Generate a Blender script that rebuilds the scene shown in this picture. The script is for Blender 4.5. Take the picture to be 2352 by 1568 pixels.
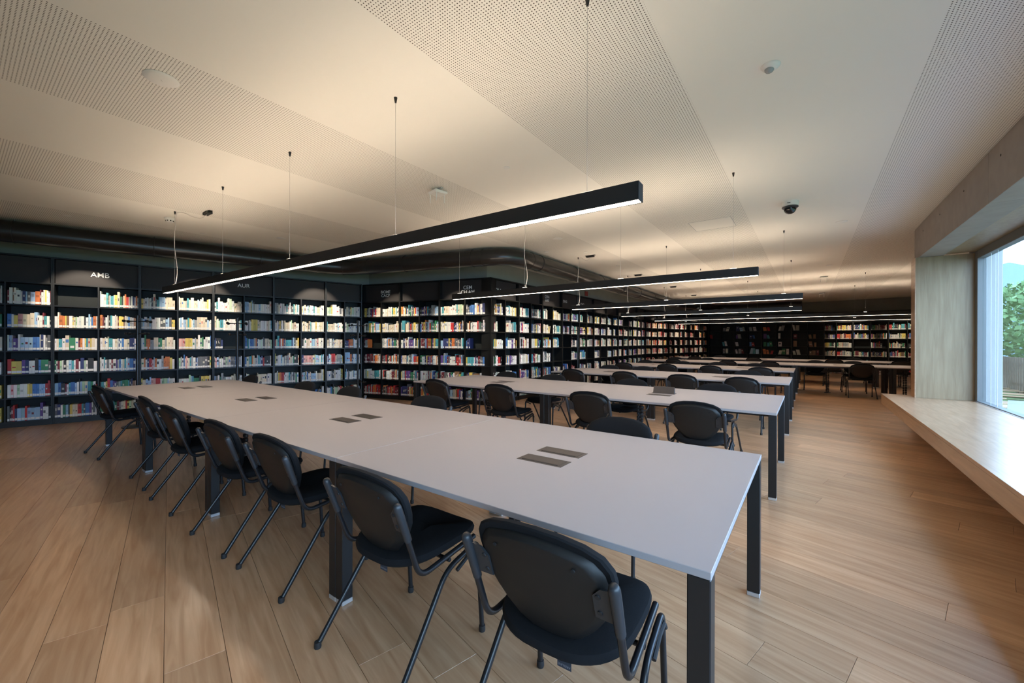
import bpy, math, random
from mathutils import Vector, Matrix

# ------------------------------------------------------------------ scene, camera, world, exposure
for o in list(bpy.data.objects):
    bpy.data.objects.remove(o, do_unlink=True)
SC = bpy.context.scene
COL = SC.collection
rnd = random.Random(7)
PI = math.pi

CAM = (0.20556, -1.17922, 1.35911)
YAW, PITCH, ROLL, FPX = -0.62835, -0.001217, 0.002243, 939.55
cy, sy, cp, sp = math.cos(YAW), math.sin(YAW), math.cos(PITCH), math.sin(PITCH)
FWD = Vector((sy * cp, cy * cp, sp)); RGT = Vector((cy, -sy, 0)); UPV = RGT.cross(FWD)
cr, sr = math.cos(ROLL), math.sin(ROLL)
RX = cr * RGT + sr * UPV; UX = -sr * RGT + cr * UPV
cam_d = bpy.data.cameras.new('camera'); cam = bpy.data.objects.new('camera', cam_d); COL.objects.link(cam)
cam_d.sensor_width = 36.0; cam_d.lens = FPX / 2352 * 36.0; cam_d.clip_start = 0.02; cam_d.clip_end = 300
M = Matrix((( RX.x, UX.x, -FWD.x, CAM[0]), (RX.y, UX.y, -FWD.y, CAM[1]), (RX.z, UX.z, -FWD.z, CAM[2]), (0, 0, 0, 1)))
cam.matrix_world = M
SC.camera = cam

SKY_STRENGTH = 4.6
LAMP_DOWN, LAMP_UP = 11.5, 17.5
LAMP_COL = (1.0, 0.795, 0.60)
SPOT_W = 115.0
w = bpy.data.worlds.new('world'); SC.world = w; w.use_nodes = True
nt = w.node_tree; bg = nt.nodes['Background']
tc = nt.nodes.new('ShaderNodeTexCoord'); nz = nt.nodes.new('ShaderNodeTexNoise'); nz.inputs['Scale'].default_value = 2.2; nz.inputs['Detail'].default_value = 5
rampw = nt.nodes.new('ShaderNodeValToRGB')
rampw.color_ramp.elements[0].position = 0.38; rampw.color_ramp.elements[0].color = (0.33, 0.53, 1.0, 1)
rampw.color_ramp.elements[1].position = 0.62; rampw.color_ramp.elements[1].color = (0.58, 0.77, 1.0, 1)
nt.links.new(tc.outputs['Generated'], nz.inputs['Vector']); nt.links.new(nz.outputs['Fac'], rampw.inputs['Fac'])
nt.links.new(rampw.outputs['Color'], bg.inputs['Color']); bg.inputs['Strength'].default_value = SKY_STRENGTH

SC.view_settings.view_transform = 'Standard'; SC.view_settings.look = 'None'
SC.view_settings.gamma = 1.0; SC.view_settings.use_curve_mapping = False
SC.view_settings.exposure = 1.36
SC.cycles.use_denoising = True
SC.cycles.max_bounces = 10; SC.cycles.diffuse_bounces = 6; SC.cycles.glossy_bounces = 4
SC.cycles.transparent_max_bounces = 12
SC.cycles.caustics_reflective = False; SC.cycles.caustics_refractive = False
SC.cycles.sample_clamp_indirect = 6.0

# ------------------------------------------------------------------ constants of the room
ZC = 3.13                                   # ceiling
TABLE_Y = [0.0, 2.96, 5.95, 8.90, 11.87, 14.85]; TW = 1.40; TH = 0.75
ROWZ = [1.921, 1.557, 1.192, 0.827, 0.457, 0.09]; HEADZ = 2.276; TOPZ = 2.673

# ------------------------------------------------------------------ helpers
def link(o, parent=None):
    COL.objects.link(o)
    if parent is not None:
        o.parent = parent
    return o

def tag(o, label=None, cat=None, group=None, kind=None):
    if label: o['label'] = label
    if cat: o['category'] = cat
    if group: o['group'] = group
    if kind: o['kind'] = kind
    return o

def empty(name, loc=(0, 0, 0), rz=0.0, label=None, cat=None, group=None):
    o = bpy.data.objects.new(name, None); o.empty_display_size = 0.1
    o.location = loc; o.rotation_euler = (0, 0, rz)
    link(o); return tag(o, label, cat, group)

def copy_tree(o, parent=None):
    c = o.copy(); COL.objects.link(c); c.parent = parent
    for ch in list(o.children): copy_tree(ch, c)
    return c

def fillet(pts, r, n=6):
    pts = [Vector(p) for p in pts]; out = [pts[0]]
    for i in range(1, len(pts) - 1):
        a, b, c = pts[i - 1], pts[i], pts[i + 1]
        d1 = (a - b); d2 = (c - b); l = min(r, d1.length * 0.49, d2.length * 0.49)
        p1 = b + d1.normalized() * l; p2 = b + d2.normalized() * l
        for k in range(n + 1):
            t = k / n; out.append((1 - t) ** 2 * p1 + 2 * t * (1 - t) * b + t * t * p2)
    out.append(pts[-1]); return out

class MB:
    def __init__(s): s.v = []; s.f = []; s.c = []; s.fm = []
    def add(s, vs, fs, col=None, mat=0):
        b = len(s.v); s.v += [tuple(v) for v in vs]
        for f in fs: s.f.append([b + i for i in f]); s.fm.append(mat)
        s.c += [col] * len(vs); return s
    def box(s, x0, x1, y0, y1, z0, z1, col=None, mat=0, shear=0.0):
        vs = [(x0, y0, z0), (x1, y0, z0), (x1, y1, z0), (x0, y1, z0), (x0 + shear, y0, z1), (x1 + shear, y0, z1), (x1 + shear, y1, z1), (x0 + shear, y1, z1)]
        return s.add(vs, [(0, 3, 2, 1), (4, 5, 6, 7), (0, 1, 5, 4), (1, 2, 6, 5), (2, 3, 7, 6), (3, 0, 4, 7)], col, mat)
    def rbox(s, x0, x1, y0, y1, z0, z1, b=0.004):      # chamfered box
        rings = [(z0, b), (z0 + b, 0), (z1 - b, 0), (z1, b)]
        vs = []; fs = []
        for z, i in rings:
            e = b
            vs += [(x0 + i, y0 + i + (e if i == 0 else 0), z), (x0 + i + (e if i == 0 else 0), y0 + i, z), (x1 - i - (e if i == 0 else 0), y0 + i, z), (x1 - i, y0 + i + (e if i == 0 else 0), z),
                   (x1 - i, y1 - i - (e if i == 0 else 0), z), (x1 - i - (e if i == 0 else 0), y1 - i, z), (x0 + i + (e if i == 0 else 0), y1 - i, z), (x0 + i, y1 - i - (e if i == 0 else 0), z)]
        for k in range(3):
            for j in range(8): fs.append((k * 8 + j, k * 8 + (j + 1) % 8, k * 8 + 8 + (j + 1) % 8, k * 8 + 8 + j))
        fs.append(tuple(range(7, -1, -1))); fs.append(tuple(range(24, 32)))
        return s.add(vs, fs)
    def tube(s, path, r, n=10, mat=0, cap=True):
        P = [Vector(p) for p in path]; vs = []; fs = []
        t0 = (P[1] - P[0]).normalized(); ref = Vector((0, 0, 1)) if abs(t0.z) < 0.9 else Vector((1, 0, 0))
        u = t0.cross(ref).normalized()
        for i, p in enumerate(P):
            t = (P[min(i + 1, len(P) - 1)] - P[max(i - 1, 0)]).normalized()
            u = (u - t * u.dot(t)).normalized(); v = t.cross(u)
            rr = r[i] if isinstance(r, (list, tuple)) else r
            for k in range(n):
                a = 2 * PI * k / n; vs.append(p + (u * math.cos(a) + v * math.sin(a)) * rr)
        for i in range(len(P) - 1):
            for k in range(n): fs.append((i * n + k, i * n + (k + 1) % n, (i + 1) * n + (k + 1) % n, (i + 1) * n + k))
        if cap: fs.append(tuple(range(n - 1, -1, -1))); fs.append(tuple(range((len(P) - 1) * n, len(P) * n)))
        return s.add(vs, fs, None, mat)
    def lathe(s, prof, n=20, c=(0, 0, 0), mat=0):       # prof: (r, z)
        vs = []; fs = []
        for r, z in prof:
            for k in range(n): a = 2 * PI * k / n; vs.append((c[0] + r * math.cos(a), c[1] + r * math.sin(a), c[2] + z))
        m = len(prof)
        for i in range(m - 1):
            for k in range(n): fs.append((i * n + k, i * n + (k + 1) % n, (i + 1) * n + (k + 1) % n, (i + 1) * n + k))
        fs.append(tuple(range(n - 1, -1, -1))); fs.append(tuple(range((m - 1) * n, m * n)))
        return s.add(vs, fs, None, mat)
    def loops(s, rings, mat=0, cap0=True, cap1=True):   # list of equal-length rings
        n = len(rings[0]); vs = [p for r in rings for p in r]; fs = []
        for i in range(len(rings) - 1):
            for k in range(n): fs.append((i * n + k, i * n + (k + 1) % n, (i + 1) * n + (k + 1) % n, (i + 1) * n + k))
        if cap0: fs.append(tuple(range(n - 1, -1, -1)))
        if cap1: fs.append(tuple(range((len(rings) - 1) * n, len(rings) * n)))
        return s.add(vs, fs, None, mat)
    def poly_prism(s, pts, z0, z1):
        n = len(pts); vs = [(x, y, z0) for x, y in pts] + [(x, y, z1) for x, y in pts]
        fs = [tuple(range(n - 1, -1, -1)), tuple(range(n, 2 * n))] + [(i, (i + 1) % n, n + (i + 1) % n, n + i) for i in range(n)]
        return s.add(vs, fs)
    def mesh(s, name, mats, smooth=False):
        me = bpy.data.meshes.new(name); me.from_pydata(s.v, [], s.f)
        for m in (mats if isinstance(mats, (list, tuple)) else [mats]): me.materials.append(m)
        if any(s.fm): me.polygons.foreach_set('material_index', s.fm)
        if s.c and s.c[0] is not None:
            a = me.color_attributes.new('tone', 'FLOAT_COLOR', 'POINT')
            a.data.foreach_set('color', [x for c in s.c for x in (c[0], c[1], c[2], 1.0)])
        me.update()
        if smooth:
            me.polygons.foreach_set('use_smooth', [True] * len(me.polygons))
            try: me.set_sharp_from_angle(angle=math.radians(40))
            except Exception: pass
        return me
    def build(s, name, mats, parent=None, smooth=False):
        return link(bpy.data.objects.new(name, s.mesh(name, mats, smooth)), parent)

def text(name, body, size, loc, rot, mat, parent=None, align='CENTER', bold=0.0, extrude=0.001):
    cu = bpy.data.curves.new(name, 'FONT'); cu.body = body; cu.size = size; cu.align_x = align; cu.align_y = 'CENTER'
    cu.extrude = extrude; cu.offset = bold; cu.space_line = 0.9; cu.materials.append(mat)
    o = link(bpy.data.objects.new(name, cu))
    dg = bpy.context.evaluated_depsgraph_get(); me = bpy.data.meshes.new_from_object(o.evaluated_get(dg))
    bpy.data.objects.remove(o, do_unlink=True); bpy.data.curves.remove(cu)
    o = bpy.data.objects.new(name, me); o.location = loc; o.rotation_euler = rot
    return link(o, parent)

# ------------------------------------------------------------------ materials
MATS = {}
def mat(name, col, rough=0.5, metal=0.0, spec=0.5, bump=None, var=None, coat=0.0):
    m = bpy.data.materials.new(name); m.use_nodes = True; t = m.node_tree; b = t.nodes['Principled BSDF']
    b.inputs['Base Color'].default_value = (*col, 1); b.inputs['Roughness'].default_value = rough
    b.inputs['Metallic'].default_value = metal; b.inputs['Specular IOR Level'].default_value = spec
    if coat: b.inputs['Coat Weight'].default_value = coat; b.inputs['Coat Roughness'].default_value = 0.15
    if var or bump:
        tc = t.nodes.new('ShaderNodeTexCoord'); n = t.nodes.new('ShaderNodeTexNoise')
        n.inputs['Scale'].default_value = (var or bump)[0]; n.inputs['Detail'].default_value = 4
        t.links.new(tc.outputs['Object'], n.inputs['Vector'])
        if var:
            mx = t.nodes.new('ShaderNodeMix'); mx.data_type = 'RGBA'
            k = var[1]
            mx.inputs['A'].default_value = (*[c * (1 - k) for c in col], 1); mx.inputs['B'].default_value = (*[min(1, c * (1 + k)) for c in col], 1)
            t.links.new(n.outputs['Fac'], mx.inputs['Factor']); t.links.new(mx.outputs['Result'], b.inputs['Base Color'])
        if bump:
            n2 = t.nodes.new('ShaderNodeTexNoise'); n2.inputs['Scale'].default_value = bump[0]; n2.inputs['Detail'].default_value = 3
            t.links.new(tc.outputs['Object'], n2.inputs['Vector'])
            bp = t.nodes.new('ShaderNodeBump'); bp.inputs['Strength'].default_value = bump[1]; bp.inputs['Distance'].default_value = 0.002
            t.links.new(n2.outputs['Fac'], bp.inputs['Height']); t.links.new(bp.outputs['Normal'], b.inputs['Normal'])
    MATS[name] = m; return m

def emis(name, col, strength):
    m = bpy.data.materials.new(name); m.use_nodes = True; t = m.node_tree; b = t.nodes['Principled BSDF']
    b.inputs['Base Color'].default_value = (0.8, 0.8, 0.8, 1); b.inputs['Emission Color'].default_value = (*col, 1); b.inputs['Emission Strength'].default_value = strength
    MATS[name] = m; return m

def wood(name, c0, c1, rough, scale=(1, 1, 1), attr=False, coat=0.0, gscale=14.0):
    """oak: long grain along local X (or along the plank direction for the floor)"""
    m = bpy.data.materials.new(name); m.use_nodes = True; t = m.node_tree; b = t.nodes['Principled BSDF']
    tc = t.nodes.new('ShaderNodeTexCoord'); mp = t.nodes.new('ShaderNodeMapping')
    mp.inputs['Scale'].default_value = scale
    t.links.new(tc.outputs['Object'], mp.inputs['Vector'])
    n = t.nodes.new('ShaderNodeTexNoise'); n.inputs['Scale'].default_value = gscale; n.inputs['Detail'].default_value = 6; n.inputs['Distortion'].default_value = 0.6
    vec = mp.outputs['Vector']
    if attr:
        at = t.nodes.new('ShaderNodeAttribute'); at.attribute_name = 'tone'
        ad = t.nodes.new('ShaderNodeVectorMath'); ad.operation = 'MULTIPLY_ADD'
        ad.inputs[1].default_value = (37, 53, 11); t.links.new(at.outputs['Color'], ad.inputs[0]); t.links.new(mp.outputs['Vector'], ad.inputs[2])
        vec = ad.outputs['Vector']
    t.links.new(vec, n.inputs['Vector'])
    r = t.nodes.new('ShaderNodeValToRGB'); e = r.color_ramp.elements
    e[0].position = 0.3; e[0].color = (*c0, 1); e[1].position = 0.72; e[1].color = (*c1, 1)
    t.links.new(n.outputs['Fac'], r.inputs['Fac']); out = r.outputs['Color']
    if attr:
        mx = t.nodes.new('ShaderNodeMix'); mx.data_type = 'RGBA'; mx.blend_type = 'MULTIPLY'; mx.inputs['Factor'].default_value = 1.0
        sp_ = t.nodes.new('ShaderNodeSeparateColor'); t.links.new(at.outputs['Color'], sp_.inputs['Color'])
        mr = t.nodes.new('ShaderNodeMapRange'); mr.inputs['To Min'].default_value = 0.80; mr.inputs['To Max'].default_value = 1.14
        t.links.new(sp_.outputs['Red'], mr.inputs['Value'])
        cb = t.nodes.new('ShaderNodeCombineColor')
        for ch in ('Red', 'Green', 'Blue'): t.links.new(mr.outputs['Result'], cb.inputs[ch])
        t.links.new(out, mx.inputs['A']); t.links.new(cb.outputs['Color'], mx.inputs['B']); out = mx.outputs['Result']
    t.links.new(out, b.inputs['Base Color'])
    b.inputs['Roughness'].default_value = rough; b.inputs['Coat Weight'].default_value = coat; b.inputs['Coat Roughness'].default_value = 0.2
    bp = t.nodes.new('ShaderNodeBump'); bp.inputs['Strength'].default_value = 0.12; bp.inputs['Distance'].default_value = 0.001
    t.links.new(n.outputs['Fac'], bp.inputs['Height']); t.links.new(bp.outputs['Normal'], b.inputs['Normal'])
    MATS[name] = m; return m

def ceiling_mat():
    m = bpy.data.materials.new('perforated_plaster'); m.use_nodes = True; t = m.node_tree; b = t.nodes['Principled BSDF']; b.inputs['Roughness'].default_value = 0.9
    tc = t.nodes.new('ShaderNodeTexCoord'); s = t.nodes.new('ShaderNodeSeparateXYZ'); t.links.new(tc.outputs['Object'], s.inputs['Vector'])
    def math_(op, a, bb=None, c=None):
        n = t.nodes.new('ShaderNodeMath'); n.operation = op
        for i, x in enumerate((a, bb, c)):
            if x is None: continue
            if isinstance(x, (int, float)): n.inputs[i].default_value = x
            else: t.links.new(x, n.inputs[i])
        return n.outputs[0]
    P = 0.0181
    fx = math_('SUBTRACT', math_('FRACT', math_('DIVIDE', s.outputs['X'], P)), 0.5)
    fy = math_('SUBTRACT', math_('FRACT', math_('DIVIDE', s.outputs['Y'], P)), 0.5)
    d = math_('SQRT', math_('ADD', math_('MULTIPLY', fx, fx), math_('MULTIPLY', fy, fy)))
    hole = math_('LESS_THAN', d, 0.21)
    # bands, 1.22 m wide, repeating every 2.52 m
    band = math_('LESS_THAN', math_('ABSOLUTE', math_('SUBTRACT', math_('FRACT', math_('DIVIDE', math_('ADD', s.outputs['X'], 1.11 + 2.52 * 10.5), 2.52)), 0.5)), 0.61 / 2.52)
    k = math_('MULTIPLY', hole, band)
    mx = t.nodes.new('ShaderNodeMix'); mx.data_type = 'RGBA'; mx.inputs['A'].default_value = (0.79, 0.775, 0.72, 1); mx.inputs['B'].default_value = (0.10, 0.085, 0.07, 1)
    t.links.new(k, mx.inputs['Factor']); t.links.new(mx.outputs['Result'], b.inputs['Base Color'])
    return m

def attr_mat(name, rough):
    m = bpy.data.materials.new(name); m.use_nodes = True; t = m.node_tree; b = t.nodes['Principled BSDF']; b.inputs['Roughness'].default_value = rough
    a = t.nodes.new('ShaderNodeAttribute'); a.attribute_name = 'tone'
    tc = t.nodes.new('ShaderNodeTexCoord'); n = t.nodes.new('ShaderNodeTexNoise'); n.inputs['Scale'].default_value = 60; n.inputs['Detail'].default_value = 2
    t.links.new(tc.outputs['Object'], n.inputs['Vector'])
    mx = t.nodes.new('ShaderNodeMix'); mx.data_type = 'RGBA'; mx.blend_type = 'MULTIPLY'; mx.inputs['Factor'].default_value = 0.35
    t.links.new(a.outputs['Color'], mx.inputs['A']); t.links.new(n.outputs['Color'], mx.inputs['B'])
    t.links.new(a.outputs['Color'], b.inputs['Base Color']); return m

def glass_mat():
    m = bpy.data.materials.new('window_glass'); m.use_nodes = True; t = m.node_tree
    for n in list(t.nodes): t.nodes.remove(n)
    out = t.nodes.new('ShaderNodeOutputMaterial'); tr = t.nodes.new('ShaderNodeBsdfTransparent'); gl = t.nodes.new('ShaderNodeBsdfGlossy')
    tr.inputs['Color'].default_value = (0.90, 0.95, 0.94, 1); gl.inputs['Roughness'].default_value = 0.02
    fr = t.nodes.new('ShaderNodeFresnel'); fr.inputs['IOR'].default_value = 1.45; mx = t.nodes.new('ShaderNodeMixShader')
    ge = t.nodes.new('ShaderNodeNewGeometry'); ml = t.nodes.new('ShaderNodeMath'); ml.operation = 'MULTIPLY_ADD'; ml.inputs[1].default_value = -1.0; ml.inputs[2].default_value = 1.0
    t.links.new(ge.outputs['Backfacing'], ml.inputs[0]); m2 = t.nodes.new('ShaderNodeMath'); m2.operation = 'MULTIPLY'; t.links.new(fr.outputs['Fac'], m2.inputs[0]); t.links.new(ml.outputs[0], m2.inputs[1])
    t.links.new(m2.outputs[0], mx.inputs['Fac']); t.links.new(tr.outputs['BSDF'], mx.inputs[1]); t.links.new(gl.outputs['BSDF'], mx.inputs[2])
    t.links.new(mx.outputs['Shader'], out.inputs['Surface']); return m

M_CEIL = ceiling_mat()
M_CEILPLAIN = mat('ceiling_plaster', (0.79, 0.775, 0.72), 0.9)
M_WALL = mat('grey_green_wall', (0.25, 0.275, 0.255), 0.85, var=(3, 0.12))
M_WALLB = mat('pale_wall', (0.42, 0.41, 0.39), 0.9)
M_CONC = mat('board_concrete', (0.30, 0.27, 0.245), 0.75, var=(7, 0.16), bump=(60, 0.15))
M_SHELF = mat('black_lacquer', (0.0075, 0.0080, 0.0080), 0.42, spec=0.35)
M_SHELFBACK = mat('dark_back_panel', (0.010, 0.0135, 0.013), 0.6, spec=0.3)
M_HEAD = mat('header_panel', (0.030, 0.026, 0.025), 0.6, spec=0.3)
M_LETTER = mat('white_lettering', (0.82, 0.82, 0.80), 0.6)
M_OAK = wood('oak_planks', (0.47, 0.255, 0.130), (0.66, 0.41, 0.240), 0.34, scale=(0.35, 4.2, 1), attr=True, gscale=7.0, coat=0.35)
M_OAKSLAB = mat('floor_joint', (0.16, 0.095, 0.05), 0.8)
M_BENCH = wood('oak_bench', (0.36, 0.205, 0.11), (0.50, 0.315, 0.19), 0.28, scale=(5.0, 0.45, 5.0), coat=0.25, gscale=5.0)
M_PANEL = wood('oak_side_panel', (0.25, 0.172, 0.095), (0.33, 0.245, 0.145), 0.42, scale=(5.0, 5.0, 0.4), gscale=5.0)
M_TOP = mat('mauve_grey_laminate', (0.385, 0.355, 0.362), 0.48, bump=(420, 0.05))
M_EDGE = mat('grey_edge_band', (0.36, 0.34, 0.35), 0.5)
M_BLACKMETAL = mat('black_powder_coat', (0.013, 0.013, 0.014), 0.38)
M_ALU = mat('brushed_aluminium', (0.72, 0.72, 0.74), 0.35, metal=0.6)
M_FLAP = mat('bronze_power_lid', (0.080, 0.066, 0.060), 0.45, metal=0.3)
M_FLAPIN = mat('lid_recess', (0.03, 0.026, 0.025), 0.6)
M_FABRIC = mat('black_fabric', (0.0085, 0.0088, 0.0105), 0.95, spec=0.25, bump=(900, 0.5))
M_PLASTIC = mat('black_plastic_shell', (0.0135, 0.0125, 0.012), 0.5, spec=0.35, bump=(600, 0.08))
M_SLEEVE = mat('charcoal_plastic', (0.026, 0.029, 0.034), 0.42)
M_TUBE = mat('black_steel_tube', (0.012, 0.013, 0.016), 0.32)
M_RUBBER = mat('dark_rubber', (0.02, 0.02, 0.022), 0.6)
M_TAG = mat('navy_fabric_tag', (0.03, 0.035, 0.05), 0.8)
M_TAGTXT = mat('grey_tag_print', (0.20, 0.21, 0.24), 0.8)
M_LAMPB = mat('matt_black_profile', (0.010, 0.0095, 0.0095), 0.55)
M_LED_D = emis('led_diffuser', LAMP_COL, LAMP_DOWN)
M_LED_U = emis('led_uplight', LAMP_COL, LAMP_UP)
M_WIRE = mat('steel_wire', (0.45, 0.44, 0.42), 0.4, metal=0.5)
M_CORD = mat('clear_power_cord', (0.62, 0.58, 0.54), 0.5)
M_WHITEP = mat('white_plastic', (0.74, 0.74, 0.71), 0.45)
M_GREYP = mat('light_grey_plastic', (0.42, 0.44, 0.44), 0.5)
M_DUCT = mat('black_duct', (0.014, 0.015, 0.016), 0.30, coat=0.2)
M_DOME = mat('smoked_dome', (0.010, 0.010, 0.012), 0.06)
M_LENS = mat('pir_lens', (0.30, 0.32, 0.32), 0.25)
M_DARKHOLE = mat('dark_slot', (0.012, 0.012, 0.012), 0.9)
M_BOOK = attr_mat('book_cover', 0.55)
M_STICKER = mat('spine_label_paper', (0.74, 0.71, 0.66), 0.7)
M_GLASS = glass_mat()
M_FRAME = mat('grey_window_frame', (0.16, 0.165, 0.165), 0.5)
M_GUIDE = mat('pale_guide_wire', (0.80, 0.86, 0.88), 0.4)
M_GRASS = mat('lawn', (0.10, 0.17, 0.055), 0.9, var=(2, 0.3))
M_PAVE = mat('pale_paving', (0.22, 0.22, 0.235), 0.7)
M_FENCE = mat('weathered_fence', (0.20, 0.155, 0.115), 0.8, var=(9, 0.25))
M_LEAF = mat('foliage', (0.14, 0.24, 0.09), 0.8, var=(6, 0.35))
M_BARK = mat('bark', (0.12, 0.085, 0.06), 0.9)
M_HILL = mat('distant_hill', (0.20, 0.27, 0.34), 1.0)
M_REDSIGN = mat('red_sign', (0.20, 0.03, 0.025), 0.6)
# ------------------------------------------------------------------ wall runs (front line of the bookcases, left to right seen from the room)
def vdir(a): return Vector((math.cos(a), math.sin(a), 0))
AMB_T = Vector((0.2605, 0.9655, 0)); AMB_O = Vector((-9.612, 0, 0)); AMB_A = math.atan2(0.9655, 0.2605)
def ambp(t): return AMB_O + AMB_T * t
AMB_R = ambp(4.738)
CEM_C = Vector((-5.186, 5.493, 0)); BIO_A = math.radians(14.565); BIO_L = 3.37
BIO_S = CEM_C - vdir(BIO_A) * BIO_L
E_S = Vector((-5.345, 16.03, 0)); E_E = Vector((-3.966, 21.53, 0))
CH_A = math.atan2(E_S.y - CEM_C.y, E_S.x - CEM_C.x); CH_L = (E_S - CEM_C).length
E_A = math.atan2(E_E.y - E_S.y, E_E.x - E_S.x); E_L = (E_E - E_S).length
G_S = Vector((0.72, 21.13, 0)); G_A = math.radians(-9.45)
F_S = E_E + Vector((0.02, 0.03, 0)); F_A = math.atan2(G_S.y - F_S.y, G_S.x - F_S.x); F_L = (G_S - F_S).length

def off(p, a, d): return Vector((p.x, p.y, 0)) + Vector((-math.sin(a), math.cos(a), 0)) * d
def meet(p, a, q, b):
    d = vdir(a); e = vdir(b); den = d.x * e.y - d.y * e.x; k = q - p
    return p + d * ((k.x * e.y - k.y * e.x) / den)
WD = 0.31
lines = [(off(AMB_O, AMB_A, WD), AMB_A), (off(CEM_C, BIO_A, WD), BIO_A), (off(CEM_C, CH_A, WD), CH_A), (off(E_S, E_A, WD), E_A), (off(F_S, F_A, WD), F_A), (off(G_S, G_A, WD), G_A)]
RFAR_A = math.atan2(1.0, 0.2); RFAR = (Vector((2.25, 7.8, 0)), RFAR_A)
corner = [meet(*lines[i], *lines[i + 1]) for i in range(5)]
south = meet(*lines[0], Vector((0, -4.6, 0)), 0.0)
farc = meet(*lines[5], *RFAR)

def wall(name, a, b, z0, z1, m, th=0.12):
    d = (b - a); L = d.length; ang = math.atan2(d.y, d.x); mb = MB().box(-0.0, L, 0, th, z0, z1)
    o = mb.build(name, m); o.location = (a.x, a.y, 0); o.rotation_euler = (0, 0, ang); o['kind'] = 'structure'; return o
names = ['wall_left', 'wall_corner', 'wall_center', 'wall_back_left', 'wall_back', 'wall_back_right']
ends = [south] + corner + [farc]
for i, nme in enumerate(names): wall(nme, ends[i], ends[i + 1], 0, ZC, M_WALL)
wall('wall_right_back', farc, Vector((2.25, 7.8, 0)), 0, ZC, M_WALLB)
wall('wall_front', Vector((2.3, -4.6, 0)), south, 0, ZC, M_WALLB)

# ceiling slab and floor
poly = [(-12.6, -5.0), (2.36, -5.0), (2.36, 7.75), (5.4, 21.5), (5.4, 23.2), (-12.6, 23.2)]
ceil = MB().poly_prism(poly, ZC, ZC + 0.25).build('ceiling', M_CEIL); ceil['kind'] = 'structure'
floor = MB().poly_prism(poly, -0.15, -0.006).build('floor', M_OAKSLAB); floor['kind'] = 'structure'

# oak planks: every board its own piece, rows at right angles to the left wall
PA = math.radians(166.0); PD = vdir(PA); PN = Vector((-PD.y, PD.x, 0)); PN = PN if PN.y > 0 else -PN
PWID = 0.2085
def in_poly(x, y, pad=0.0):
    if y < -4.4 or y > 22.2 or x < -11.2: return False
    if y < 7.8: return x < 2.9
    return x < 3.0 + 0.2 * (y - 7.8)
planks = []
q = -6
for row in range(-40, 125):
    qc = 0.246 + row * PWID
    s0 = -14 + rnd.uniform(0, 2.0)
    while s0 < 14:
        L = rnd.choice((1.8, 2.0, 2.2, 2.4)); s1 = s0 + L
        mid = PD * ((s0 + s1) / 2) + PN * qc
        if in_poly(mid.x, mid.y):
            d = (mid - Vector(CAM)); dep = d.dot(FWD); lat = d.dot(RGT)
            vis = dep > 0.25 and abs(lat) < dep * 1.25 + 1.0
            vis = vis and not (mid.x < -9.6) and not (mid.y > 5.4 and mid.x < -5.3)
            planks.append((0 if vis else 1, dep if vis else d.length, s0, s1, qc))
        s0 = s1
planks.sort(key=lambda p: (p[0], p[1]))
def plank_geo(mb, s0, s1, qc):
    tone = (rnd.random(), rnd.random(), rnd.random()); g = 0.0007; h = PWID / 2
    vs = []
    for z, e in ((-0.012, g), (-0.0012, g), (0.0, g + 0.0008)):
        for (s, k) in ((s0 + e, -h + e), (s1 - e, -h + e), (s1 - e, h - e), (s0 + e, h - e)):
            vs.append((s, qc + k, z))
    fs = [(0, 1, 5, 4), (1, 2, 6, 5), (2, 3, 7, 6), (3, 0, 4, 7), (4, 5, 9, 8), (5, 6, 10, 9), (6, 7, 11, 10), (7, 4, 8, 11), (8, 9, 10, 11)]
    mb.add(vs, fs, tone)
PROT = math.atan2(PD.y, PD.x)
# local x along PD, local y along the left normal of PD; PN may be its opposite
SGN = 1.0 if Vector((-PD.y, PD.x, 0)).dot(PN) > 0 else -1.0
rest = MB()
for i, (v, dep, s0, s1, qc) in enumerate(planks):
    if i < 300:
        mb = MB(); plank_geo(mb, s0, s1, qc * SGN); o = mb.build('plank', M_OAK, floor)
        o.rotation_euler = (0, 0, PROT)
    else:
        plank_geo(rest, s0, s1, qc * SGN)
o = rest.build('distant_planks', M_OAK, floor); o.rotation_euler = (0, 0, PROT); o['kind'] = 'stuff'

# ------------------------------------------------------------------ window side
low = MB().box(2.02, 2.30, -4.6, 7.5, 0, 0.345).build('wall_right', M_WALLB); low['kind'] = 'structure'
ret = MB().box(2.14, 2.40, 7.50, 7.80, 0, ZC).build('wall_right_return', M_WALLB); ret['kind'] = 'structure'
lint = MB().box(1.82, 2.36, -4.6, 7.5, 2.72, ZC).build('wall_right_lintel', M_WALLB); lint['kind'] = 'structure'

beam = MB().box(1.556, 1.815, -4.6, 7.80, 2.652, ZC - 0.002).build('beam', M_CONC); beam['kind'] = 'structure'
yy = [7.80, 4.50, 1.80, -1.0, -4.6]
for i in range(4):
    MB().rbox(1.550, 1.820, yy[i + 1] + 0.003, yy[i] - 0.003, 2.645, ZC - 0.016, 0.003).build('panel', M_CONC, beam)
for y in (7.2, 6.25, 5.25, 4.2, 3.3, 2.4):
    o = MB().lathe([(0.0, 0.0), (0.011, 0.0), (0.011, 0.004), (0.0, 0.004)], 12).build('tie_hole', M_DARKHOLE, beam)
    o.location = (1.5485, y, 2.985); o.rotation_euler = (0, PI / 2, 0)

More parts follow.
